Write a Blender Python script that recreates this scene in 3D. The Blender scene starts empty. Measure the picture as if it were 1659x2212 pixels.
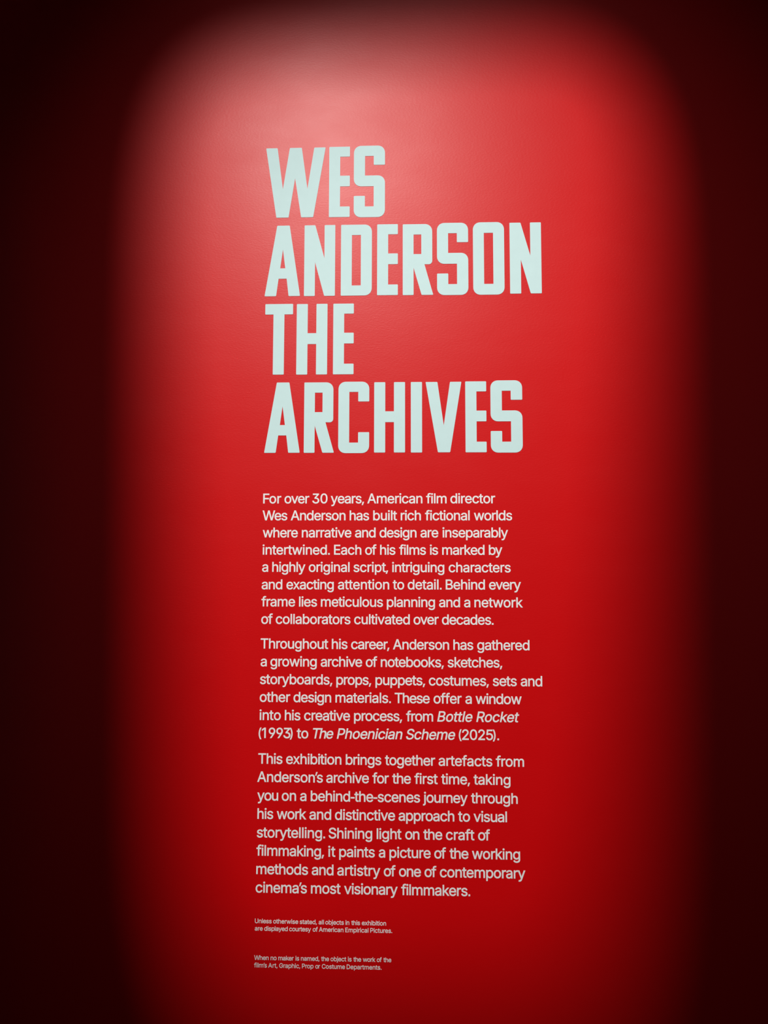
import bpy, bmesh, math, random
from mathutils import Vector, Matrix
from mathutils.geometry import delaunay_2d_cdt

scene = bpy.context.scene
COL = scene.collection

# ----------------------------------------------------------------- camera
# The wall is the plane y = 0; the visitor stands 1.35 m in front of it, eye height 1.5 m,
# tilted slightly up and turned slightly left.
YAW, PITCH, ROLL = 0.03709323, 0.07836662, 0.00192546
cam_data = bpy.data.cameras.new('camera')
cam_data.sensor_fit = 'HORIZONTAL'
cam_data.sensor_width = 36.0
cam_data.lens = 36.0 * 1661.0 / 1659.0
cam_data.clip_start = 0.01
cam = bpy.data.objects.new('camera', cam_data)
COL.objects.link(cam)
cy, sy, cp, sp, cr, sr = math.cos(YAW), math.sin(YAW), math.cos(PITCH), math.sin(PITCH), math.cos(ROLL), math.sin(ROLL)
R0 = Vector((cy, sy, 0)); U0 = Vector((sy * sp, -cy * sp, cp)); F0 = Vector((-sy * cp, cy * cp, sp))
RV = cr * R0 + sr * U0
UV = -sr * R0 + cr * U0
rot = Matrix((RV, UV, -F0)).transposed()
cam.matrix_world = Matrix.Translation((0, -1.35, 1.5)) @ rot.to_4x4()
scene.camera = cam

# ----------------------------------------------------------------- world, lamp, exposure
world = bpy.data.worlds.new('dim_gallery')
world.use_nodes = True
world.node_tree.nodes['Background'].inputs[0].default_value = (0.55, 0.92, 1.0, 1)
world.node_tree.nodes['Background'].inputs[1].default_value = 0.042
scene.world = world

LAMP = Vector((-0.473, -2.40, 3.712))          # ceiling-hung framing spotlight
AIM = Vector((0.50, 0.0, 0.60))
lamp_data = bpy.data.lights.new('spotlight_lamp', 'SPOT')
lamp_data.energy = 428.0
lamp_data.color = (1.0, 0.975, 0.925)
lamp_data.shadow_soft_size = 0.0222
lamp_data.spot_size = 2 * 0.6128
lamp_data.spot_blend = 0.957
lamp = bpy.data.objects.new('spotlight_lamp', lamp_data)
COL.objects.link(lamp)
lamp_rot = (AIM - LAMP).to_track_quat('-Z', 'Y')
lamp.location = LAMP
lamp.rotation_mode = 'QUATERNION'
lamp.rotation_quaternion = lamp_rot
body_rot = (Vector((-0.02, 0.0, 1.50)) - LAMP).to_track_quat('-Z', 'Y')   # fixture axis; its lens tilts the beam to the right
# second, wide and weak spotlight added beside it for the faint spill round the pool
HALO = Vector((-0.05, -2.40, 3.78))
halo_data = bpy.data.lights.new('added_halo_lamp', 'SPOT')
halo_data.energy = 29.0
halo_data.color = (1.0, 0.975, 0.925)
halo_data.shadow_soft_size = 0.03
halo_data.spot_size = 2 * 0.34
halo_data.spot_blend = 1.0
halo = bpy.data.objects.new('added_halo_lamp', halo_data)
COL.objects.link(halo)
halo_rot = (Vector((0.05, 0.0, 1.80)) - HALO).to_track_quat('-Z', 'Y')
halo.location = HALO
halo.rotation_mode = 'QUATERNION'
halo.rotation_quaternion = halo_rot
# outline of the pool of light on the wall: centre x, centre z, half width, half height, squareness
POOL = (-0.0228, 1.606, 0.4168, 0.868, 6.0)
POOL_TAPER = 0.136                         # half width grows by this share per metre of height
MASK_DISTANCE = 0.50                        # beam-shaping mask in front of the lens

scene.view_settings.view_transform = 'Standard'
scene.view_settings.look = 'None'
scene.view_settings.gamma = 1.0
scene.view_settings.exposure = 0.0
scene.view_settings.use_curve_mapping = False

# ----------------------------------------------------------------- helpers
def thing(name, label, cat, loc=(0, 0, 0), parent=None, rot_y=0.0, group=None):
    o = bpy.data.objects.new(name, None)
    o.empty_display_size = 0.05
    COL.objects.link(o)
    o.location = loc
    o.rotation_euler = (0, rot_y, 0)
    if parent: o.parent = parent
    if label: o['label'] = label
    if cat: o['category'] = cat
    if group: o['group'] = group
    return o

def link(name, me, mat=None, parent=None, loc=(0, 0, 0)):
    o = bpy.data.objects.new(name, me)
    if mat and not me.materials: me.materials.append(mat)
    COL.objects.link(o)
    o.location = loc
    if parent: o.parent = parent
    return o

def bm_mesh(name, bm):
    me = bpy.data.meshes.new(name)
    bmesh.ops.recalc_face_normals(bm, faces=bm.faces)
    bm.to_mesh(me); bm.free()
    return me

def box_bm(x0, x1, y0, y1, z0, z1, nx=1, nz=1):
    bm = bmesh.new()
    bmesh.ops.create_cube(bm, size=1)
    for v in bm.verts:
        v.co = Vector((x0 + (v.co.x + .5) * (x1 - x0), y0 + (v.co.y + .5) * (y1 - y0), z0 + (v.co.z + .5) * (z1 - z0)))
    return bm

def material(name, color, rough, spec=0.5):
    m = bpy.data.materials.new(name)
    m.use_nodes = True
    b = m.node_tree.nodes['Principled BSDF']
    b.inputs['Base Color'].default_value = (*color, 1)
    b.inputs['Roughness'].default_value = rough
    b.inputs['Specular IOR Level'].default_value = spec
    return m, b

# ----------------------------------------------------------------- materials
# eggshell red wall paint laid on with a roller: fine stipple, a few larger lap marks
red, b = material('red_eggshell_paint', (0.71, 0.0012, 0.0030), 0.405, 0.315)
nt = red.node_tree; N = nt.nodes; K = nt.links
tc = N.new('ShaderNodeTexCoord')
mp = N.new('ShaderNodeMapping'); mp.inputs['Scale'].default_value = (1.0, 1.0, 1.9)
K.new(tc.outputs['Object'], mp.inputs['Vector'])
n1 = N.new('ShaderNodeTexNoise'); n1.inputs['Scale'].default_value = 210; n1.inputs['Detail'].default_value = 3; n1.inputs['Roughness'].default_value = 0.55
n2 = N.new('ShaderNodeTexNoise'); n2.inputs['Scale'].default_value = 9; n2.inputs['Detail'].default_value = 3
K.new(mp.outputs[0], n1.inputs['Vector']); K.new(mp.outputs[0], n2.inputs['Vector'])
b1 = N.new('ShaderNodeBump'); b1.inputs['Strength'].default_value = 0.12; b1.inputs['Distance'].default_value = 0.0009
b2 = N.new('ShaderNodeBump'); b2.inputs['Strength'].default_value = 0.06; b2.inputs['Distance'].default_value = 0.004
K.new(n2.outputs['Fac'], b2.inputs['Height']); K.new(n1.outputs['Fac'], b1.inputs['Height'])
K.new(b2.outputs[0], b1.inputs['Normal']); K.new(b1.outputs[0], b.inputs['Normal'])
rr = N.new('ShaderNodeMapRange'); rr.inputs['From Min'].default_value = 0.3; rr.inputs['From Max'].default_value = 0.7
rr.inputs['To Min'].default_value = 0.395; rr.inputs['To Max'].default_value = 0.42
K.new(n2.outputs['Fac'], rr.inputs['Value']); K.new(rr.outputs[0], b.inputs['Roughness'])

def vinyl(name, color, var):
    m, b = material(name, color, 0.6, 0.15)
    nt = m.node_tree; N = nt.nodes; K = nt.links
    tc = N.new('ShaderNodeTexCoord'); n = N.new('ShaderNodeTexNoise')
    g = N.new('ShaderNodeNewGeometry')
    n.inputs['Scale'].default_value = 60; n.inputs['Detail'].default_value = 4
    K.new(g.outputs['Position'], n.inputs['Vector'])
    mx = N.new('ShaderNodeMix'); mx.data_type = 'RGBA'
    mx.inputs[6].default_value = (*[c * (1 - var) for c in color], 1)
    mx.inputs[7].default_value = (*[min(1, c * (1 + var)) for c in color], 1)
    K.new(n.outputs['Fac'], mx.inputs[0]); K.new(mx.outputs[2], b.inputs['Base Color'])
    return m
mint = vinyl('pale_mint_paint', (0.67, 0.875, 0.885), 0.03)
white = vinyl('off_white_vinyl', (0.97, 0.965, 0.97), 0.01)

# ----------------------------------------------------------------- room shell
def struct(name, bm, mat):
    o = link(name, bm_mesh(name, bm), mat)
    o['kind'] = 'structure'
    return o
concrete, _ = material('dark_floor', (0.035, 0.033, 0.033), 0.6)
black, _ = material('black_ceiling', (0.02, 0.02, 0.02), 0.8)
struct('wall_back', box_bm(-4.0, 4.0, 0.0, 0.15, 0.0, 4.3), red)
struct('floor', box_bm(-4.0, 4.0, -6.0, 0.15, -0.1, 0.0), concrete)
struct('ceiling', box_bm(-4.0, 4.0, -6.0, 0.15, 4.3, 4.4), black)

# ----------------------------------------------------------------- ceiling spotlight that makes the pool of light
steel, _ = material('black_powder_coat', (0.012, 0.012, 0.012), 0.5)
spot = thing('spotlight', 'black framing spotlight hung from the ceiling, aimed down at the red wall text', 'lamp', LAMP)
spot.rotation_mode = 'QUATERNION'; spot.rotation_quaternion = body_rot
inv = body_rot.inverted()
def local(p): return inv @ (Vector(p) - LAMP)
NP = 96
hole = []
for i in range(NP):
    t = 2 * math.pi * i / NP
    c, s = math.cos(t), math.sin(t); e = 2 / POOL[4]
    z = POOL[1] + POOL[3] * math.copysign(abs(s) ** e, s)
    x = POOL[0] + POOL[2] * (1 + POOL_TAPER * (z - POOL[1])) * math.copysign(abs(c) ** e, c)
    p = local((x, 0, z)); p *= MASK_DISTANCE / -p.z
    hole.append((p.x, p.y))
# mask plate: disc with the shaped opening, 1 mm thick
bm = bmesh.new(); RO = 0.24
rings = []
for z, outer in ((-MASK_DISTANCE, False), (-MASK_DISTANCE, True), (-MASK_DISTANCE - .001, True), (-MASK_DISTANCE - .001, False)):
    ring = []
    for (hx, hy) in hole:
        if outer:
            a = math.atan2(hy, hx); ring.append(bm.verts.new((RO * math.cos(a), RO * math.sin(a), z)))
        else: ring.append(bm.verts.new((hx, hy, z)))
    rings.append(ring)
for k in range(4):
    A, Bq = rings[k], rings[(k + 1) % 4]
    for i in range(NP):
        bm.faces.new((A[i], A[(i + 1) % NP], Bq[(i + 1) % NP], Bq[i]))
link('beam_mask', bm_mesh('beam_mask', bm), steel, spot)
# housing: tapered open tube with a closed back
prof = [(0.0, 0.16), (0.06, 0.16), (0.075, 0.12), (0.10, 0.05), (0.13, 0.0), (0.24, -MASK_DISTANCE + .04), (0.24, -MASK_DISTANCE - .02), (0.245, -MASK_DISTANCE - .02), (0.245, -MASK_DISTANCE + .04), (0.138, 0.0), (0.108, 0.056), (0.082, 0.128), (0.06, 0.17), (0.0, 0.17)]
bm = bmesh.new(); NS = 48; rings = []
for r_, z in prof:
    rings.append([bm.verts.new((r_ * math.cos(2 * math.pi * i / NS), r_ * math.sin(2 * math.pi * i / NS), z)) for i in range(NS)])
for k in range(len(rings) - 1):
    for i in range(NS):
        bm.faces.new((rings[k][i], rings[k][(i + 1) % NS], rings[k + 1][(i + 1) % NS], rings[k + 1][i]))
bmesh.ops.remove_doubles(bm, verts=bm.verts, dist=1e-6)
link('housing', bm_mesh('housing', bm), steel, spot)
# yoke: two flat arms and a cross bar, and the stem up to the ceiling track
def bar(bm, a, c, w):
    a, c = Vector(a), Vector(c); d = (c - a)
    q = d.to_track_quat('Z', 'Y').to_matrix().to_4x4()
    bmesh.ops.create_cube(bm, size=1, matrix=Matrix.Translation((a + c) / 2) @ q @ Matrix.Diagonal((w, w, d.length, 1)))
bm = bmesh.new()
top = local((LAMP.x, LAMP.y, 4.12))
for s_ in (-1, 1):
    bar(bm, (s_ * .15, 0, .02), (top.x + s_ * .15, top.y, top.z), .018)
bar(bm, (top.x - .159, top.y, top.z), (top.x + .159, top.y, top.z), .02)
link('yoke', bm_mesh('yoke', bm), steel, spot)
bm = bmesh.new()
bar(bm, top, local((LAMP.x, LAMP.y, 4.3)), .03)
link('stem', bm_mesh('stem', bm), steel, spot)

# the wash light added next to it, out of view: short can, clamp arm and stem
can = thing('spotlight', 'small black wash light added out of view beside the larger framing spotlight', 'lamp', HALO)
can.rotation_mode = 'QUATERNION'; can.rotation_quaternion = halo_rot
prof = [(0.0, 0.09), (0.05, 0.09), (0.06, 0.06), (0.065, -0.06), (0.07, -0.06), (0.068, 0.07), (0.056, 0.10), (0.0, 0.10)]
bm = bmesh.new(); rings = []
for r_, z in prof:
    rings.append([bm.verts.new((r_ * math.cos(2 * math.pi * i / NS), r_ * math.sin(2 * math.pi * i / NS), z)) for i in range(NS)])
for k in range(len(rings) - 1):
    for i in range(NS):
        bm.faces.new((rings[k][i], rings[k][(i + 1) % NS], rings[k + 1][(i + 1) % NS], rings[k + 1][i]))
bmesh.ops.remove_doubles(bm, verts=bm.verts, dist=1e-6)
link('housing', bm_mesh('housing', bm), steel, can)
winv = halo_rot.inverted()
bm = bmesh.new()
bar(bm, (0, 0, .095), winv @ Vector((0, 0, 4.3 - HALO.z)), .02)
link('stem', bm_mesh('stem', bm), steel, can)

# ----------------------------------------------------------------- lettering
def grown(lp, d):
    """outline pushed outwards by d (outer loops run clockwise, counters the other way)"""
    n = len(lp); out = []
    for i in range(n):
        p = Vector(lp[i]); e1 = (p - Vector(lp[i - 1])); e2 = (Vector(lp[(i + 1) % n]) - p)
        if e1.length < 1e-9 or e2.length < 1e-9: continue
        e1.normalize(); e2.normalize()
        n1 = Vector((-e1.y, e1.x)); n2 = Vector((-e2.y, e2.x)); m = n1 + n2
        if m.length < 0.3: out.append(tuple(p + n1 * d)); continue
        m.normalize(); k = min(1.8, 1 / max(0.3, m.dot(n1)))
        out.append(tuple(p + m * d * k))
    return out

def outline_mesh(name, loops, thick, grow=0.0, shear=0.0, even_odd=False):
    """flat cut-out letter from outline loops (metres, x right, y up), standing on the wall plane"""
    if grow: loops = [grown(lp, grow) for lp in loops]
    S = 1000.0
    pts = []; edges = []; segs = []
    for lp in loops:
        o0 = len(pts); n = len(lp)
        pts += [Vector(((x + shear * y) * S, y * S)) for x, y in lp]
        edges += [(o0 + i, o0 + (i + 1) % n) for i in range(n)]
    segs = [(pts[i], pts[j]) for i, j in edges]
    vo, eo, fo, *_ = delaunay_2d_cdt(pts, edges, [], 0, 1e-5)
    keep = []
    for f in fo:
        c = sum((vo[i] for i in f), Vector((0, 0))) / len(f)
        w = 0; crossings = 0
        for p, q in segs:
            if (p.y <= c.y) != (q.y <= c.y) and p.x + (c.y - p.y) / (q.y - p.y) * (q.x - p.x) > c.x:
                crossings += 1; w += 1 if q.y > p.y else -1
        if (crossings % 2) if even_odd else w: keep.append(f)
    bm = bmesh.new(); vm = {}
    def V(i):
        if i not in vm: vm[i] = (bm.verts.new((vo[i].x / S, -thick, vo[i].y / S)), bm.verts.new((vo[i].x / S, 0.0001, vo[i].y / S)))
        return vm[i]
    half = {}
    for f in keep:
        if sum(vo[f[k]].x * vo[f[(k + 1) % 3]].y - vo[f[(k + 1) % 3]].x * vo[f[k]].y for k in range(3)) < 0: f = f[::-1]
        bm.faces.new([V(i)[0] for i in f])
        for k in range(3): half[(f[k], f[(k + 1) % 3])] = 1
    for (i, j) in half:
        if (j, i) not in half: bm.faces.new((V(i)[0], V(i)[1], V(j)[1], V(j)[0]))
    me = bpy.data.meshes.new(name)
    bm.to_mesh(me); bm.free()
    return me

def rounded(lp):
    out = []; n = len(lp)
    for i, (x, y, r) in enumerate(lp):
        p = Vector((x, y))
        if r <= 0: out.append((x, y)); continue
        a = Vector(lp[i - 1][:2]) - p; c = Vector(lp[(i + 1) % n][:2]) - p
        d = min(r, a.length * .49, c.length * .49)
        a = p + a.normalized() * d; c = p + c.normalized() * d
        k = 9 if r > 20 else 3
        for j in range(k + 1):
            t = j / k
            # cubic close to a circular arc, a touch squarer for the big corners
            h = 0.60
            p1 = a + (p - a) * h; p2 = c + (p - c) * h
            q = a * (1 - t) ** 3 + p1 * 3 * t * (1 - t) ** 2 + p2 * 3 * t * t * (1 - t) + c * t ** 3
            out.append((q.x, q.y))
    return out

TITLE_GLYPHS = {
    'W': [[(0, 700, 7), (115, 700, 7), (173, 285, 0), (238, 700, 7), (358, 700, 7), (418, 285, 0), (483, 700, 7), (597, 700, 7), (478, 0, 7), (358, 0, 7), (294, 392, 0), (233, 0, 7), (111, 0, 7)]],
    'E': [[(0, 700, 7), (207, 700, 7), (207, 600, 7), (110, 600, 0), (110, 410, 0), (207, 410, 7), (207, 304, 7), (110, 304, 0), (110, 104, 0), (207, 104, 7), (207, 0, 7), (0, 0, 7)]],
    'S': [[(0, 708, 75), (310, 708, 75), (310, 515, 7), (198, 515, 7), (198, 605, 0), (111, 605, 0), (111, 410, 0), (310, 410, 75), (310, -4, 75), (0, -4, 75), (0, 208, 7), (111, 208, 7), (111, 103, 0), (198, 103, 0), (198, 303, 0), (0, 303, 75)]],
    'A': [[(118, 700, 7), (243, 700, 7), (353, 0, 7), (239, 0, 7), (218, 172, 0), (138, 172, 0), (115, 0, 7), (0, 0, 7)], [(178, 462, 0), (203, 275, 0), (153, 275, 0)]],
    'N': [[(0, 700, 7), (108, 700, 7), (201, 372, 0), (201, 700, 7), (308, 700, 7), (308, 0, 7), (201, 0, 7), (108, 333, 0), (108, 0, 7), (0, 0, 7)]],
    'D': [[(0, 700, 7), (309, 700, 75), (309, 0, 75), (0, 0, 7)], [(109, 597, 0), (199, 597, 0), (199, 99, 0), (109, 99, 0)]],
    'R': [[(0, 700, 7), (294, 700, 75), (294, 300, 95), (216, 302, 0), (303, 0, 7), (187, 0, 7), (108, 268, 0), (108, 0, 7), (0, 0, 7)], [(108, 597, 0), (185, 597, 0), (185, 403, 0), (108, 403, 0)]],
    'O': [[(0, 708, 75), (311, 708, 75), (311, -8, 75), (0, -8, 75)], [(109, 602, 0), (201, 602, 0), (201, 98, 0), (109, 98, 0)]],
    'T': [[(0, 700, 7), (279, 700, 7), (279, 596, 7), (193, 596, 0), (193, 0, 7), (83, 0, 7), (83, 596, 0), (0, 596, 7)]],
    'H': [[(0, 700, 7), (111, 700, 7), (111, 409, 0), (198, 409, 0), (198, 700, 7), (309, 700, 7), (309, 0, 7), (198, 0, 7), (198, 301, 0), (111, 301, 0), (111, 0, 7), (0, 0, 7)]],
    'C': [[(0, 707, 75), (308, 707, 75), (308, 509, 7), (198, 509, 7), (198, 605, 0), (109, 605, 0), (109, 100, 0), (198, 100, 0), (198, 203, 7), (308, 203, 7), (308, -4, 75), (0, -4, 75)]],
    'I': [[(0, 700, 7), (112, 700, 7), (112, 0, 7), (0, 0, 7)]],
    'V': [[(0, 700, 7), (118, 700, 7), (180, 267, 0), (244, 700, 7), (358, 700, 7), (243, 0, 7), (121, 0, 7)]],
}

# per letter: character, left edge, baseline height (0.1 mm on the wall), width and height scale
TITLE = [[['W', -2683, 21453, 1840, 1889], ['E', -1517, 21448, 1835, 1904], ['S', -1064, 21445, 1835, 1901]],
    [['A', -2675, 19983, 1830, 1883], ['N', -1958, 19979, 1823, 1888], ['D', -1291, 19979, 1817, 1887], ['E', -634, 19980, 1811, 1884], ['R', -171, 19976, 1812, 1881], ['S', 447, 19976, 1811, 1881], ['O', 1095, 19982, 1799, 1875], ['N', 1753, 19981, 1828, 1874]],
    [['T', -2657, 18538, 1811, 1856], ['H', -2084, 18535, 1801, 1853], ['E', -1422, 18535, 1790, 1852]],
    [['A', -2643, 17120, 1809, 1819], ['R', -1933, 17118, 1779, 1818], ['C', -1319, 17117, 1790, 1812], ['H', -680, 17118, 1780, 1811], ['I', -27, 17116, 1777, 1813], ['V', 236, 17118, 1777, 1808], ['E', 939, 17116, 1792, 1818], ['S', 1384, 17116, 1807, 1818]]]

UNIT_T = 1.85e-4
title_mesh = {}
for k, loops in TITLE_GLYPHS.items():
    me = outline_mesh('heading_letter_' + k, [[(x * UNIT_T, y * UNIT_T) for x, y in rounded(lp)] for lp in loops], 0.0004, even_odd=True)
    me.materials.append(mint)
    title_mesh[k] = me
TITLE_LABELS = ['topmost and shortest-set word of the pale mint heading, three big condensed capitals ending in S',
                'second line of the mint heading, its longest word, eight big condensed capitals',
                'third line of the mint heading, the three-letter capital word THE',
                'fourth and lowest line of the mint heading, the capital word ARCHIVES']
for word, label in zip(TITLE, TITLE_LABELS):
    base = Vector((word[0][1] * 1e-4, 0, word[0][2] * 1e-4))
    t = thing('heading_word', label, 'lettering', base, group='words of the mint heading')
    for ch, x, z, sx, sz in word:
        o = link('letter', title_mesh[ch], None, t, (x * 1e-4 - base.x, 0, z * 1e-4 - base.z))
        o.scale = (sx * 1e-7 / UNIT_T, 1, sz * 1e-7 / UNIT_T)

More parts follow.
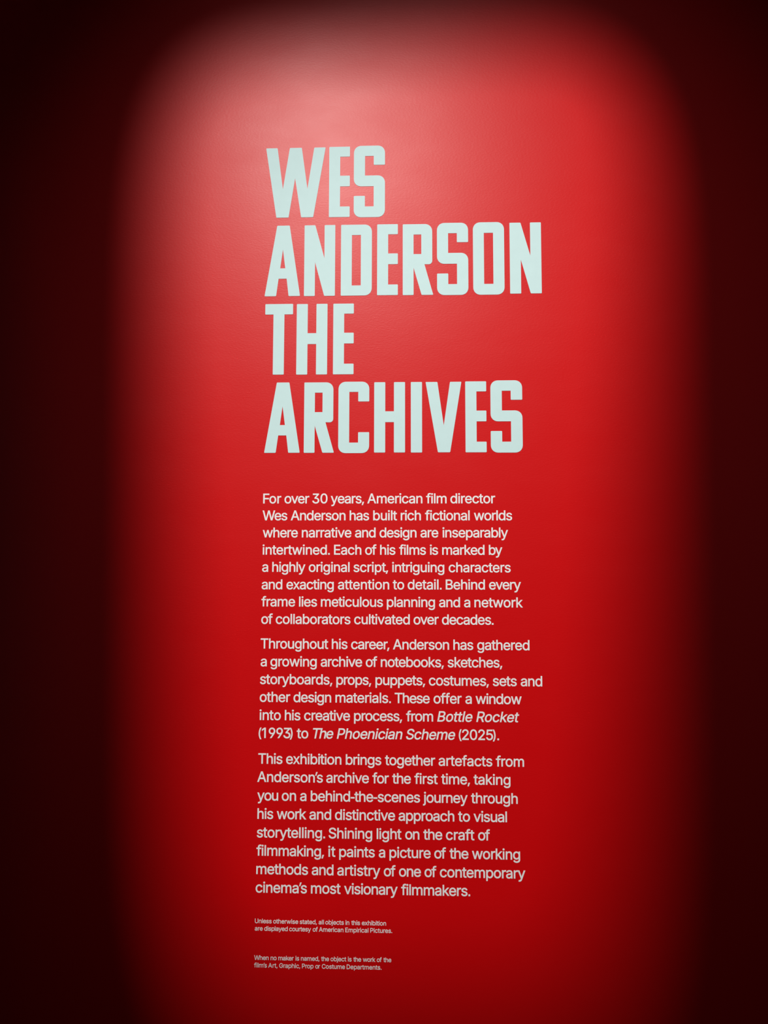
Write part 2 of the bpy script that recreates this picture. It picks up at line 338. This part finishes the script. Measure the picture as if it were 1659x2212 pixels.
# outlines of the grotesque letters, 1/1000 em
GLYPHS = {}
for row in """'|36,345 78,509 140,509 78,345
(|76,212 78,264 86,318 97,373 112,424 130,472 150,513 201,513 180,464 162,412 148,360 137,308 131,259 128,212 131,171 136,129 146,86 160,39 178,-9 201,-62 150,-62 118,6 94,75 81,144
)|31,-62 54,-9 73,41 87,87 96,130 102,172 104,212 101,259 95,308 84,360 70,412 53,464 31,513 82,513 103,472 121,424 135,373 147,317 154,264 156,212 151,143 137,73 114,5 82,-62
,|30,-88 66,70 134,70 76,-88
-|28,158 28,214 207,214 207,158
.|54,0 54,70 124,70 124,0
0|227,-7 174,1 130,24 95,62 69,113 53,178 48,254 53,330 69,395 95,447 130,484 174,508 227,516 279,508 323,484 358,447 384,395 400,330 405,254 400,178 384,113 359,62 323,24 279,1/227,50 261,56 290,74 313,103 330,144 340,194 344,254 340,314 330,365 313,405 290,435 261,453 227,460 192,453 163,435 140,405 123,365 113,314 109,254 113,194 123,144 140,103 163,74 192,56
1|276,509 276,0 212,0 212,448 209,448 86,358 86,427 198,509
2|64,0 64,47 234,229 282,282 299,305 311,327 318,348 320,371 317,397 308,419 293,436 273,449 250,457 224,460 196,457 172,447 153,433 139,413 130,390 127,362 66,362 71,405 86,442 111,473 143,496 182,511 225,516 268,511 306,497 337,474 361,445 376,411 381,372 378,345 371,318 357,290 336,259 267,180 153,60 153,57 389,57 389,0
3|218,-7 173,-3 133,10 98,30 70,57 52,91 44,132 109,132 115,107 126,87 144,71 165,59 191,52 219,50 248,53 275,61 297,74 315,93 325,116 329,145 326,172 316,196 299,217 275,234 242,244 201,248 157,248 157,299 288,448 288,452 70,452 70,509 372,509 372,461 211,278 211,289 264,288 308,276 344,253 371,222 387,186 393,145 387,103 370,66 344,36 309,12 266,-2
5|221,-7 178,-2 140,11 108,32 83,60 66,93 60,130 122,130 127,108 138,89 154,73 173,60 196,52 221,50 250,53 276,64 298,82 314,104 324,131 328,162 324,193 314,221 297,244 275,262 248,273 218,277 192,275 167,268 145,258 128,246 67,253 96,509 366,509 366,452 151,452 134,301 136,301 155,315 178,325 203,331 229,334 263,330 294,321 321,306 345,285 364,260 379,231 388,199 391,163 385,117 369,76 343,41 309,15 268,-1
9|226,516 271,510 310,494 343,468 368,434 384,393 389,347 385,309 373,270 350,224 315,168 200,0 130,0 301,248 307,248 299,234 287,221 273,210 257,202 238,196 218,195 175,199 137,214 106,237 83,269 68,307 64,352 69,397 85,436 110,469 143,494 182,510/226,460 199,457 174,446 154,429 138,407 129,381 125,352 129,322 138,295 154,274 174,257 199,247 226,243 254,247 279,257 299,273 314,295 324,321 327,350 324,381 314,407 299,429 279,446 254,457
A|16,0 201,509 276,509 463,0 395,0 287,302 264,372 232,478 245,478 213,371 191,302 85,0/110,142 110,199 370,199 370,142
B|60,0 60,509 241,509 289,504 329,491 359,469 381,442 394,410 398,374 395,344 387,320 373,301 356,286 336,275 315,267 315,262 339,257 363,245 385,227 402,203 414,173 418,136 413,100 400,67 377,39 344,18 301,4 247,0/125,57 245,57 296,63 330,80 349,105 355,137 352,161 342,184 327,203 306,218 279,228 248,231 125,231/125,285 238,285 265,288 288,296 308,309 323,326 333,348 336,372 330,403 313,429 283,446 240,452 125,452
C|267,-7 205,1 150,25 104,63 70,115 48,179 40,254 48,329 70,393 104,445 150,484 205,508 267,516 305,513 340,504 373,490 402,471 427,447 448,418 463,385 473,348 408,348 401,373 389,395 375,413 357,428 337,440 315,449 292,454 267,456 223,450 184,432 150,403 125,364 109,314 103,254 109,194 125,145 151,105 184,76 223,59 267,53 292,55 315,60 337,69 357,81 375,96 389,114 401,136 408,160 473,160 463,124 448,91 428,62 402,38 373,19 341,5 305,-4
D|219,0 96,0 96,57 215,57 272,63 318,81 354,110 379,149 394,198 399,255 394,312 379,361 354,399 320,428 275,446 221,452 93,452 93,509 225,509 294,501 353,478 377,461 399,441 418,418 433,391 455,329 462,255 455,181 433,119 417,92 398,68 376,48 351,31 291,8/125,509 125,0 60,0 60,509
E|60,0 60,509 372,509 372,452 125,452 125,286 355,286 355,229 125,229 125,57 375,57 375,0
F|60,0 60,509 369,509 369,452 125,452 125,278 346,278 346,221 125,221 125,0
G|269,-7 205,1 149,25 104,64 69,116 47,179 40,254 47,329 69,393 103,445 149,484 203,508 265,516 304,513 340,504 374,489 403,469 429,445 449,416 465,384 474,349 408,349 399,372 387,393 373,411 356,427 337,439 315,448 291,454 265,456 222,450 183,432 150,404 125,364 109,314 103,254 109,194 125,145 151,105 184,76 224,59 269,53 309,57 345,71 374,93 396,123 410,160 415,202 434,199 283,199 283,256 478,256 478,200 471,141 451,91 419,50 377,19 326,0
P|60,0 60,509 235,509 289,503 332,487 366,462 390,430 404,391 409,348 404,304 390,265 366,233 332,207 289,191 235,186 109,186 109,242 233,242 269,246 297,256 318,272 333,294 342,319 344,348 342,376 333,402 318,423 297,439 268,449 232,452 125,452 125,0
R|60,0 60,509 236,509 290,504 333,489 367,465 390,433 405,395 409,352 405,309 390,271 367,240 333,217 289,203 236,198 96,198 96,255 234,255 269,258 298,267 319,281 334,300 342,324 345,352 342,380 334,405 319,425 298,440 269,449 233,452 125,452 125,0/353,0 230,229 303,229 428,0
S|224,-9 172,-4 128,9 91,31 64,60 46,96 38,137 104,137 110,110 123,88 142,71 166,59 194,52 224,49 257,52 286,60 311,74 329,92 341,114 346,139 342,161 332,179 316,193 296,205 245,222 184,239 128,260 86,289 71,307 60,326 54,348 52,372 58,413 75,448 102,476 138,498 180,511 227,516 275,511 316,498 351,476 377,449 394,415 401,378 337,378 326,412 302,437 267,453 225,459 194,456 167,448 145,435 129,418 118,398 115,376 119,352 131,334 148,319 169,308 212,293 264,279 312,264 336,252 359,238 379,220 395,198 405,171 408,139 403,99 386,64 360,34 323,11 278,-4
T|32,452 32,509 417,509 417,452 257,452 257,0 193,0 193,452
U|259,-8 203,-2 154,15 114,43 85,80 66,124 60,173 60,509 124,509 124,178 128,144 141,113 160,87 187,68 220,56 259,52 298,56 331,68 357,87 377,113 389,144 393,178 393,509 457,509 457,173 451,124 433,80 403,43 363,15 315,-2
W|155,0 16,509 82,509 163,196 187,94 197,40 189,40 200,94 211,145 224,196 306,509 380,509 462,196 486,94 497,40 488,40 499,94 510,145 523,196 603,509 670,509 530,0 455,0 368,323 351,391 336,475 350,475 335,395 318,323 230,0
a|160,-9 126,-5 94,5 68,22 48,45 35,73 30,108 34,138 43,161 58,179 78,193 100,203 125,211 178,220 234,227 252,230 265,235 273,243 276,255 276,257 273,279 267,297 256,311 240,322 220,329 196,331 171,329 149,322 132,313 118,301 107,288 100,274 41,291 57,322 79,346 104,364 133,375 163,382 194,384 239,379 263,372 286,360 306,343 322,320 333,290 337,251 337,0 277,0 277,52 272,52 252,25 236,12 215,1 190,-6/170,45 202,49 228,59 248,74 263,93 272,115 276,138 276,190 259,182 231,176 200,171 175,168 134,159 117,150 103,139 95,124 92,105 94,87 102,72 114,61 130,52 149,47
b|229,-8 198,-5 172,4 153,17 138,31 118,59 112,59 112,0 53,0 53,509 114,509 114,319 118,319 137,346 152,360 171,373 197,381 229,384 274,378 313,361 345,332 370,293 385,245 390,189 385,133 370,84 346,45 313,16 274,-2/220,47 253,51 279,66 301,88 316,117 325,151 328,189 325,227 316,261 301,290 280,311 253,325 220,330 188,325 161,312 140,291 125,263 116,229 113,189 116,150 125,115 140,86 162,65 188,51
c|207,-8 159,-2 117,16 82,46 56,85 40,133 34,187 40,243 56,291 82,330 117,360 159,378 207,384 234,383 260,377 284,368 305,356 324,341 340,322 353,301 362,277 303,262 290,289 270,311 242,325 207,330 173,325 145,310 124,287 108,258 99,224 96,187 99,151 108,117 124,89 145,66 173,51 207,46 243,52 271,66 292,89 304,117 363,102 354,78 341,56 325,37 306,21 285,9 261,-1 235,-6
d|195,-8 151,-2 111,16 79,45 55,84 39,133 34,189 39,245 55,293 79,332 112,361 151,378 196,384 228,381 253,373 272,360 287,346 306,319 311,319 311,509 372,509 372,0 313,0 313,59 307,59 287,31 272,17 252,4 227,-5/205,47 236,51 263,65 284,86 299,115 309,150 312,189 309,229 300,263 284,291 263,312 237,325 205,330 172,325 145,311 124,290 108,261 99,227 96,189 99,151 109,117 124,88 145,66 172,51
e|212,-8 161,-2 117,16 82,46 56,85 40,132 34,187 39,242 55,290 81,329 115,359 157,378 205,384 236,382 266,374 294,361 319,341 341,315 357,282 368,242 371,194 371,169 75,169 75,221 338,221 310,202 307,237 298,269 283,294 263,314 237,326 205,330 173,326 146,313 125,294 109,270 99,241 96,211 96,178 100,139 110,106 128,80 151,61 179,50 212,46 234,48 254,53 271,61 285,73 297,88 306,105 365,91 353,63 335,39 311,19 283,4 249,-5
f|228,379 228,327 6,327 6,379/81,0 81,432 84,461 96,486 113,505 135,519 161,527 187,530 222,527 243,521 227,468 215,472 195,474 171,470 154,460 145,443 142,419 142,0
g|207,-151 168,-148 134,-140 105,-127 82,-110 64,-91 51,-69 101,-41 122,-66 136,-78 154,-88 178,-95 207,-97 249,-92 282,-75 295,-62 304,-47 310,-28 311,-6 311,68 306,68 287,41 272,28 252,16 227,8 195,5 152,10 113,27 80,53 55,90 39,136 34,191 39,246 55,293 80,332 112,361 152,378 196,384 228,382 253,373 273,360 288,346 308,319 313,319 313,379 372,379 372,-9 367,-54 350,-90 324,-117 291,-136 251,-147/205,59 237,63 264,75 285,95 300,121 309,154 312,193 309,231 300,264 285,291 264,312 237,325 205,330 172,325 145,312 124,290 109,262 99,229 96,193 99,155 109,123 124,96 145,76 172,63
h|114,227 114,0 53,0 53,509 114,509 114,287 102,287 124,332 152,362 187,379 227,384 264,380 295,369 321,349 341,321 353,285 357,240 357,0 296,0 296,235 290,275 273,304 246,323 210,329 184,326 161,317 141,303 126,283 117,257
i|53,0 53,379 114,379 114,0/84,443 67,446 54,455 44,468 41,483 44,499 54,512 67,521 84,524 100,521 114,512 123,499 126,483 123,468 114,455 100,446
j|53,379 114,379 114,-30 111,-63 102,-90 86,-113 65,-129 37,-139 4,-143 -10,-143 -10,-87 2,-87 25,-83 40,-72 50,-54 53,-29/83,443 67,446 53,455 44,468 41,483 44,499 53,512 67,521 83,524 100,521 114,512 123,499 126,483 123,468 114,455 100,446
k|110,137 110,212 121,212 284,379 360,379 184,199 177,199/53,0 53,509 114,509 114,0/294,0 148,186 191,229 372,0
l|53,0 53,509 114,509 114,0
m|53,0 53,379 112,379 112,295 108,295 118,323 132,346 151,363 172,376 195,384 219,386 257,380 287,361 309,331 321,295 312,295 322,321 337,343 357,361 381,375 407,383 437,386 468,383 497,372 522,354 541,328 553,296 557,255 557,0 496,0 496,254 490,289 473,313 447,326 419,330 395,328 374,320 358,307 345,290 338,270 335,247 335,0 274,0 274,260 269,288 253,311 229,326 199,330 178,328 158,320 140,307 126,289 117,266 114,238 114,0
n|114,227 114,0 53,0 53,379 112,379 112,287 102,287 124,332 152,362 187,379 227,384 264,380 295,369 321,349 341,321 353,285 357,240 357,0 296,0 296,235 290,275 273,304 246,323 210,329 184,326 161,317 141,303 126,283 117,257
o|207,-8 159,-2 117,16 82,46 56,85 40,133 34,187 40,243 56,291 82,330 117,360 159,378 207,384 256,378 299,360 333,330 359,291 376,243 381,187 376,133 359,85 333,46 299,16 256,-2/207,46 242,51 270,66 292,89 307,117 316,151 319,187 316,224 307,258 292,287 270,310 242,325 207,330 173,325 145,310 124,287 108,258 99,224 96,187 99,151 108,117 124,89 145,66 173,51
p|53,-143 53,379 112,379 112,319 118,319 137,346 152,360 171,373 197,381 229,384 274,378 313,361 345,332 370,293 385,245 390,189 385,133 370,84 346,45 313,16 274,-2 229,-8 198,-5 173,4 153,17 138,31 118,59 114,59 114,-143/220,47 253,51 279,66 301,88 316,117 325,151 328,189 325,227 316,261 301,290 280,311 253,325 220,330 188,325 161,312 140,291 125,263 116,229 113,189 116,150 125,115 140,86 162,65 188,51
r|53,0 53,379 112,379 112,321 115,321 130,347 152,367 181,380 213,385 229,384 243,384 243,322 230,324 207,326 182,323 159,315 140,301 126,284 117,262 114,237 114,0
s|182,-8 145,-5 112,3 84,18 62,38 45,63 36,94 94,107 105,79 124,60 150,49 181,45 217,50 244,62 262,81 268,103 265,121 254,136 237,147 212,155 149,170 104,186 72,208 53,237 47,274 51,305 65,332 87,354 115,370 149,381 187,384 223,381 254,372 279,358 299,339 314,316 324,290 268,277 258,298 243,316 219,328 187,333 156,329 131,317 114,299 109,277 112,258 124,243 144,232 172,223 229,209 275,194 306,171 325,142 331,107 326,75 312,47 290,24 260,6 223,-5
t|204,379 204,327 6,327 6,379/65,471 126,471 126,98 128,76 136,61 150,53 170,50 185,51 202,54 213,2 192,-3 168,-4 125,2 92,21 72,52 65,93
u|182,-5 146,-1 115,11 89,31 69,59 57,95 53,139 53,379 114,379 114,144 119,105 137,75 164,56 200,50 226,53 249,62 268,77 283,97 293,122 296,153 296,379 357,379 357,0 298,0 298,92 307,92 286,47 257,17 222,0
v|163,0 17,379 84,379 165,155 187,87 206,21 184,21 203,87 224,155 305,379 371,379 226,0
w|138,0 23,379 87,379 133,214 154,137 175,41 165,41 186,135 206,214 252,379 316,379 362,214 382,136 402,41 391,41 413,135 434,214 480,379 545,379 429,0 368,0 319,172 305,225 291,280 277,338 291,338 277,280 263,225 248,172 199,0
x|21,0 171,218 171,171 29,379 100,379 147,306 179,253 207,206 175,206 202,253 233,306 282,379 352,379 209,169 209,214 358,0 287,0 231,85 200,136 173,182 205,182 178,136 148,85 91,0
y|47,-139 61,-86 71,-87 88,-90 104,-89 118,-84 130,-74 141,-58 151,-36 163,-1 17,379 84,379 165,155 187,87 206,21 184,21 202,87 224,155 305,379 371,379 204,-58 191,-85 177,-107 159,-124 139,-136 117,-143 91,-145 65,-143""".split('\n'):
    GLYPHS[row[0]] = [[tuple(int(v) for v in p.split(',')) for p in q.split(' ')] for q in row[2:].split('/')]

# (text block, left x, baseline z [0.1 mm], slope [1e-5 rad], unit size [1e-7 m], [(word, slanted, letter origins [0.1 mm])])
LINES = [
    (1, -2647, 16217, -79, 335, [('For', 0, [-17, 102, 238]), ('over', 0, [372, 498, 613, 737]), ('30', 0, [865, 1007]), ('years,', 0, [1201, 1319, 1443, 1561, 1636, 1746]), ('American', 0, [1849, 2004, 2200, 2327, 2406, 2453, 2578, 2700]), ('film', 0, [2888, 2964, 3011, 3058]), ('director', 0, [3305, 3439, 3486, 3563, 3690, 3814, 3882, 4013])]),
    (1, -2653, 15917, -58, 334, [('Wes', 0, [-3, 205, 327]), ('Anderson', 0, [500, 652, 778, 910, 1034, 1111, 1222, 1351]), ('has', 0, [1531, 1657, 1776]), ('built', 0, [1947, 2082, 2211, 2260, 2308]), ('rich', 0, [2432, 2510, 2556, 2679]), ('fictional', 0, [2874, 2951, 2998, 3121, 3189, 3236, 3366, 3494, 3615]), ('worlds', 0, [3726, 3903, 4031, 4107, 4152, 4283])]),
    (1, -2645, 15614, 4, 333, [('where', 0, [-5, 173, 299, 423, 496]), ('narrative', 0, [679, 809, 931, 1010, 1087, 1209, 1277, 1325, 1444]), ('and', 0, [1627, 1745, 1870]), ('design', 0, [2058, 2187, 2310, 2420, 2464, 2594]), ('are', 0, [2778, 2897, 2971]), ('inseparably', 0, [3160, 3205, 3331, 3443, 3567, 3698, 3817, 3891, 4010, 4141, 4187])]),
    (1, -2644, 15311, 1, 332, [('intertwined.', 0, [-11, 39, 170, 238, 367, 449, 519, 702, 752, 882, 1011, 1146]), ('Each', 0, [1248, 1380, 1501, 1625]), ('of', 0, [1804, 1929]), ('his', 0, [2061, 2187, 2232]), ('films', 0, [2410, 2484, 2529, 2575, 2767]), ('is', 0, [2938, 2979]), ('marked', 0, [3149, 3342, 3461, 3538, 3651, 3775]), ('by', 0, [3962, 4084])]),
    (1, -2652, 15009, -74, 331, [('a', 0, [-3]), ('highly', 0, [168, 294, 340, 471, 597, 643]), ('original', 0, [821, 951, 1029, 1077, 1211, 1259, 1387, 1508]), ('script,', 0, [1609, 1724, 1849, 1929, 1978, 2113, 2178]), ('intriguing', 0, [2284, 2331, 2458, 2525, 2602, 2648, 2780, 2908, 2954, 3081]), ('characters', 0, [3275, 3400, 3529, 3651, 3728, 3850, 3975, 4042, 4169, 4248])]),
    (1, -2652, 14702, 146, 332, [('and', 0, [-7, 112, 239]), ('exacting', 0, [430, 552, 666, 786, 908, 974, 1020, 1146]), ('attention', 0, [1338, 1463, 1534, 1604, 1734, 1867, 1938, 1989, 2123]), ('to', 0, [2308, 2377]), ('detail.', 0, [2559, 2694, 2822, 2892, 3015, 3065, 3114]), ('Behind', 0, [3214, 3357, 3483, 3610, 3657, 3785]), ('every', 0, [3974, 4096, 4209, 4331, 4408])]),
    (1, -2653, 14403, -75, 332, [('frame', 0, [1, 77, 153, 274, 469]), ('lies', 0, [650, 697, 744, 869]), ('meticulous', 0, [1035, 1230, 1355, 1422, 1469, 1592, 1720, 1767, 1896, 2024]), ('planning', 0, [2190, 2322, 2368, 2488, 2616, 2743, 2790, 2917]), ('and', 0, [3107, 3226, 3352]), ('a', 0, [3541]), ('network', 0, [3713, 3844, 3973, 4043, 4224, 4356, 4437])]),
    (1, -2650, 14099, 52, 333, [('of', 0, [-9, 118]), ('collaborators', 0, [247, 370, 501, 548, 596, 717, 850, 981, 1057, 1178, 1246, 1376, 1454]), ('cultivated', 0, [1623, 1747, 1876, 1924, 1991, 2039, 2161, 2282, 2349, 2475]), ('over', 0, [2659, 2783, 2897, 3020]), ('decades.', 0, [3152, 3282, 3405, 3526, 3644, 3774, 3898, 4008])]),
    (2, -2655, 13672, -116, 334, [('Throughout', 0, [-8, 132, 260, 335, 465, 593, 726, 854, 984, 1112]), ('his', 0, [1234, 1362, 1409]), ('career,', 0, [1577, 1698, 1817, 1891, 2015, 2139, 2205]), ('Anderson', 0, [2312, 2464, 2591, 2723, 2847, 2924, 3036, 3165]), ('has', 0, [3346, 3472, 3591]), ('gathered', 0, [3764, 3897, 4019, 4086, 4215, 4341, 4417, 4544])]),
    (2, -2654, 13364, 118, 334, [('a', 0, [-4]), ('growing', 0, [166, 299, 374, 504, 684, 731, 859]), ('archive', 0, [1049, 1168, 1242, 1363, 1490, 1535, 1651]), ('of', 0, [1833, 1957]), ('notebooks,', 0, [2088, 2214, 2342, 2406, 2530, 2661, 2789, 2917, 3034, 3145]), ('sketches,', 0, [3252, 3364, 3477, 3601, 3667, 3789, 3916, 4040, 4152])]),
    (2, -2657, 13059, -95, 335, [('storyboards,', 0, [-9, 104, 172, 302, 383, 505, 638, 769, 890, 969, 1102, 1216]), ('props,', 0, [1319, 1450, 1523, 1651, 1781, 1892]), ('puppets,', 0, [1999, 2131, 2258, 2390, 2522, 2647, 2713, 2825]), ('costumes,', 0, [2929, 3052, 3181, 3294, 3361, 3488, 3683, 3809, 3921]), ('sets', 0, [4029, 4142, 4267, 4334]), ('and', 0, [4509, 4629, 4756])]),
    (2, -2657, 12754, -111, 335, [('other', 0, [-9, 122, 191, 320, 448]), ('design', 0, [581, 712, 836, 948, 992, 1124]), ('materials.', 0, [1305, 1502, 1625, 1693, 1821, 1901, 1949, 2073, 2121, 2237]), ('These', 0, [2339, 2473, 2596, 2717, 2824]), ('offer', 0, [3009, 3139, 3215, 3290, 3416]), ('a', 0, [3558]), ('window', 0, [3736, 3914, 3958, 4084, 4214, 4342])]),
    (2, -2656, 12444, 16, 335, [('into', 0, [-11, 39, 170, 241]), ('his', 0, [426, 553, 599]), ('creative', 0, [768, 892, 967, 1094, 1215, 1282, 1329, 1447]), ('process,', 0, [1629, 1760, 1832, 1960, 2081, 2204, 2315, 2426]), ('from', 0, [2544, 2618, 2691, 2819]), ('Bottle', 1, [3061, 3210, 3345, 3417, 3490, 3542]), ('Rocket', 1, [3731, 3876, 4010, 4137, 4255, 4386])]),
    (2, -2663, 12138, 58, 336, [('(1993)', 0, [-27, 25, 152, 284, 415, 532]), ('to', 0, [660, 729]), ('The', 1, [904, 1034, 1152]), ('Phoenician', 1, [1337, 1479, 1610, 1742, 1870, 2001, 2050, 2175, 2224, 2348]), ('Scheme', 1, [2532, 2673, 2798, 2927, 3055, 3251]), ('(2025).', 0, [3432, 3492, 3630, 3768, 3905, 4028, 4097])]),
    (3, -2668, 11703, -72, 336, [('This', 0, [-8, 132, 260, 307]), ('exhibition', 0, [475, 600, 718, 846, 893, 1027, 1073, 1141, 1187, 1318]), ('brings', 0, [1502, 1633, 1710, 1755, 1883, 2015]), ('together', 0, [2192, 2259, 2388, 2521, 2647, 2714, 2842, 2968]), ('artefacts', 0, [3104, 3229, 3313, 3382, 3512, 3591, 3716, 3843, 3914]), ('from', 0, [4089, 4167, 4245, 4377])]),
    (3, -2679, 11396, -67, 336, [("Anderson's", 0, [-3, 153, 283, 418, 546, 626, 741, 873, 993, 1021]), ('archive', 0, [1186, 1308, 1383, 1506, 1635, 1682, 1800]), ('for', 0, [1988, 2059, 2185]), ('the', 0, [2329, 2394, 2520]), ('first', 0, [2708, 2787, 2836, 2916, 3032]), ('time,', 0, [3166, 3235, 3283, 3480, 3608]), ('taking', 0, [3719, 3789, 3913, 4035, 4084, 4216])]),
    (3, -2674, 11084, -35, 336, [('you', 0, [-3, 113, 238]), ('on', 0, [414, 547]), ('a', 0, [732]), ('behind-the-scenes', 0, [908, 1041, 1168, 1296, 1343, 1472, 1605, 1675, 1742, 1870, 1997, 2066, 2180, 2304, 2430, 2559, 2685]), ('journey', 0, [2856, 2901, 3028, 3155, 3230, 3356, 3481]), ('through', 0, [3668, 3736, 3865, 3941, 4072, 4201, 4336])]),
    (3, -2669, 10776, 16, 337, [('his', 0, [-15, 113, 159]), ('work', 0, [331, 510, 639, 715]), ('and', 0, [891, 1014, 1144]), ('distinctive', 0, [1329, 1464, 1513, 1628, 1697, 1745, 1876, 2001, 2070, 2119, 2239]), ('approach', 0, [2420, 2541, 2673, 2805, 2880, 3009, 3130, 3253]), ('to', 0, [3441, 3512]), ('visual', 0, [3701, 3822, 3867, 3979, 4106, 4227])]),
    (3, -2674, 10465, 157, 337, [('storytelling.', 0, [-9, 107, 176, 309, 392, 517, 585, 714, 764, 813, 862, 994, 1130]), ('Shining', 0, [1227, 1369, 1499, 1547, 1676, 1724, 1854]), ('light', 0, [2044, 2092, 2141, 2277, 2407]), ('on', 0, [2537, 2663]), ('the', 0, [2855, 2921, 3048]), ('craft', 0, [3229, 3358, 3439, 3565, 3646]), ('of', 0, [3774, 3899])]),
    (3, -2677, 10163, -7, 337, [('filmmaking,', 0, [1, 77, 124, 172, 368, 565, 687, 806, 853, 982, 1114]), ('it', 0, [1224, 1283]), ('paints', 0, [1408, 1544, 1667, 1716, 1847, 1916]), ('a', 0, [2091]), ('picture', 0, [2265, 2400, 2449, 2575, 2644, 2774, 2852]), ('of', 0, [3033, 3156]), ('the', 0, [3301, 3366, 3492]), ('working', 0, [3676, 3856, 3988, 4066, 4186, 4234, 4363])]),
    (3, -2675, 9858, -89, 337, [('methods', 0, [-15, 182, 310, 379, 509, 640, 775]), ('and', 0, [946, 1067, 1196]), ('artistry', 0, [1382, 1509, 1593, 1665, 1717, 1835, 1907, 1993]), ('of', 0, [2174, 2298]), ('one', 0, [2432, 2559, 2685]), ('of', 0, [2865, 2990]), ('contemporary', 0, [3125, 3250, 3381, 3510, 3576, 3704, 3900, 4034, 4165, 4242, 4364, 4445])]),
    (3, -2681, 9552, 37, 338, [("cinema's", 0, [-9, 117, 165, 295, 423, 621, 737, 764]), ('most', 0, [933, 1132, 1264, 1380]), ('visionary', 0, [1512, 1633, 1679, 1791, 1837, 1967, 2095, 2215, 2295]), ('filmmakers.', 0, [2484, 2560, 2607, 2654, 2851, 3048, 3170, 3285, 3412, 3490, 3604])]),
    (4, -2686, 9049, -63, 141, [('Unless', 0, [-7, 62, 117, 137, 190, 239]), ('otherwise', 0, [310, 366, 395, 451, 505, 540, 618, 639, 688]), ('stated,', 0, [763, 813, 843, 896, 926, 981, 1039]), ('all', 0, [1086, 1139, 1161]), ('objects', 0, [1199, 1255, 1312, 1333, 1387, 1440, 1470]), ('in', 0, [1541, 1559]), ('this', 0, [1645, 1672, 1726, 1745]), ('exhibition', 0, [1818, 1871, 1922, 1977, 1998, 2055, 2076, 2105, 2126, 2182])]),
    (4, -2686, 8927, 80, 141, [('are', 0, [-3, 49, 82]), ('displayed', 0, [158, 214, 233, 281, 336, 356, 407, 457, 510]), ('courtesy', 0, [585, 637, 691, 745, 778, 806, 859, 906]), ('of', 0, [986, 1040]), ('American', 0, [1094, 1160, 1244, 1298, 1333, 1354, 1407, 1460]), ('Empirical', 0, [1535, 1592, 1676, 1733, 1755, 1790, 1811, 1865, 1918]), ('Pictures.', 0, [1959, 2020, 2041, 2095, 2125, 2180, 2214, 2269, 2318])]),
    (5, -2689, 8449, 313, 141, [('When', 0, [-1, 90, 143, 196]), ('no', 0, [274, 327]), ('maker', 0, [405, 486, 537, 585, 638]), ('is', 0, [699, 719]), ('named,', 0, [790, 845, 897, 980, 1034, 1090]), ('the', 0, [1140, 1167, 1220]), ('object', 0, [1295, 1350, 1407, 1427, 1481, 1534]), ('is', 0, [1588, 1608]), ('the', 0, [1686, 1712, 1764]), ('work', 0, [1844, 1918, 1971, 2003]), ('of', 0, [2077, 2129]), ('the', 0, [2193, 2220, 2273])]),
    (5, -2688, 8327, 206, 141, [("film's", 0, [0, 34, 56, 77, 157, 170]), ('Art,', 0, [240, 309, 347, 378]), ('Graphic,', 0, [423, 494, 527, 579, 636, 691, 712, 765]), ('Prop', 0, [807, 867, 899, 954]), ('or', 0, [1037, 1086]), ('Costume', 0, [1147, 1216, 1273, 1322, 1351, 1407, 1490]), ('Departments.', 0, [1564, 1633, 1689, 1747, 1800, 1835, 1866, 1950, 2005, 2061, 2091, 2141])]),
]

UNIT = 3.35e-5
letter_mesh = {}
def body_mesh(ch, it, small):
    key = (ch, it, small)
    if key not in letter_mesh:
        nm = {',': 'comma', '.': 'full_stop', "'": 'apostrophe', '-': 'hyphen', '(': 'bracket', ')': 'bracket'}.get(ch, 'letter')
        me = outline_mesh(nm, [[(x * UNIT, y * UNIT) for x, y in lp] for lp in GLYPHS[ch]], 0.0003, (7.0 if small else 9.0) * UNIT, 0.19 if it else 0)
        me.materials.append(white)
        letter_mesh[key] = me
    return letter_mesh[key]

BLOCKS = {
    1: ('wall_text_paragraph', 'upper white paragraph of eight lines just below the mint heading, starting "For over 30 years"'),
    2: ('wall_text_paragraph', 'middle white paragraph of six lines with two slanted titles, starting "Throughout his career"'),
    3: ('wall_text_paragraph', 'lower white paragraph of eight lines above the small notes, starting "This exhibition brings together"'),
    4: ('wall_text_note', 'upper tiny two-line note below the paragraphs, starting "Unless otherwise stated"'),
    5: ('wall_text_note', 'lowest tiny two-line note on the wall, starting "When no maker is named"')}
blocks = {}
for (p, x, z, ang, unit, words) in LINES:
    if p not in blocks:
        name, label = BLOCKS[p]
        blocks[p] = thing(name, label, 'lettering', (x * 1e-4, 0, z * 1e-4), group='white paragraphs' if p < 4 else 'tiny notes at the foot')
    blk = blocks[p]
    line = thing('text_line', None, None, (x * 1e-4 - blk.location.x, 0, z * 1e-4 - blk.location.z), blk, -ang * 1e-5)
    s = unit * 1e-7 / UNIT
    for word, it, xs in words:
        for ch, lx in zip(word, xs):
            o = link('letter' if ch.isalnum() else 'punctuation_mark', body_mesh(ch, it, p > 3), None, line, (lx * 1e-4, 0, 0))
            o.scale = (s, 1, s)
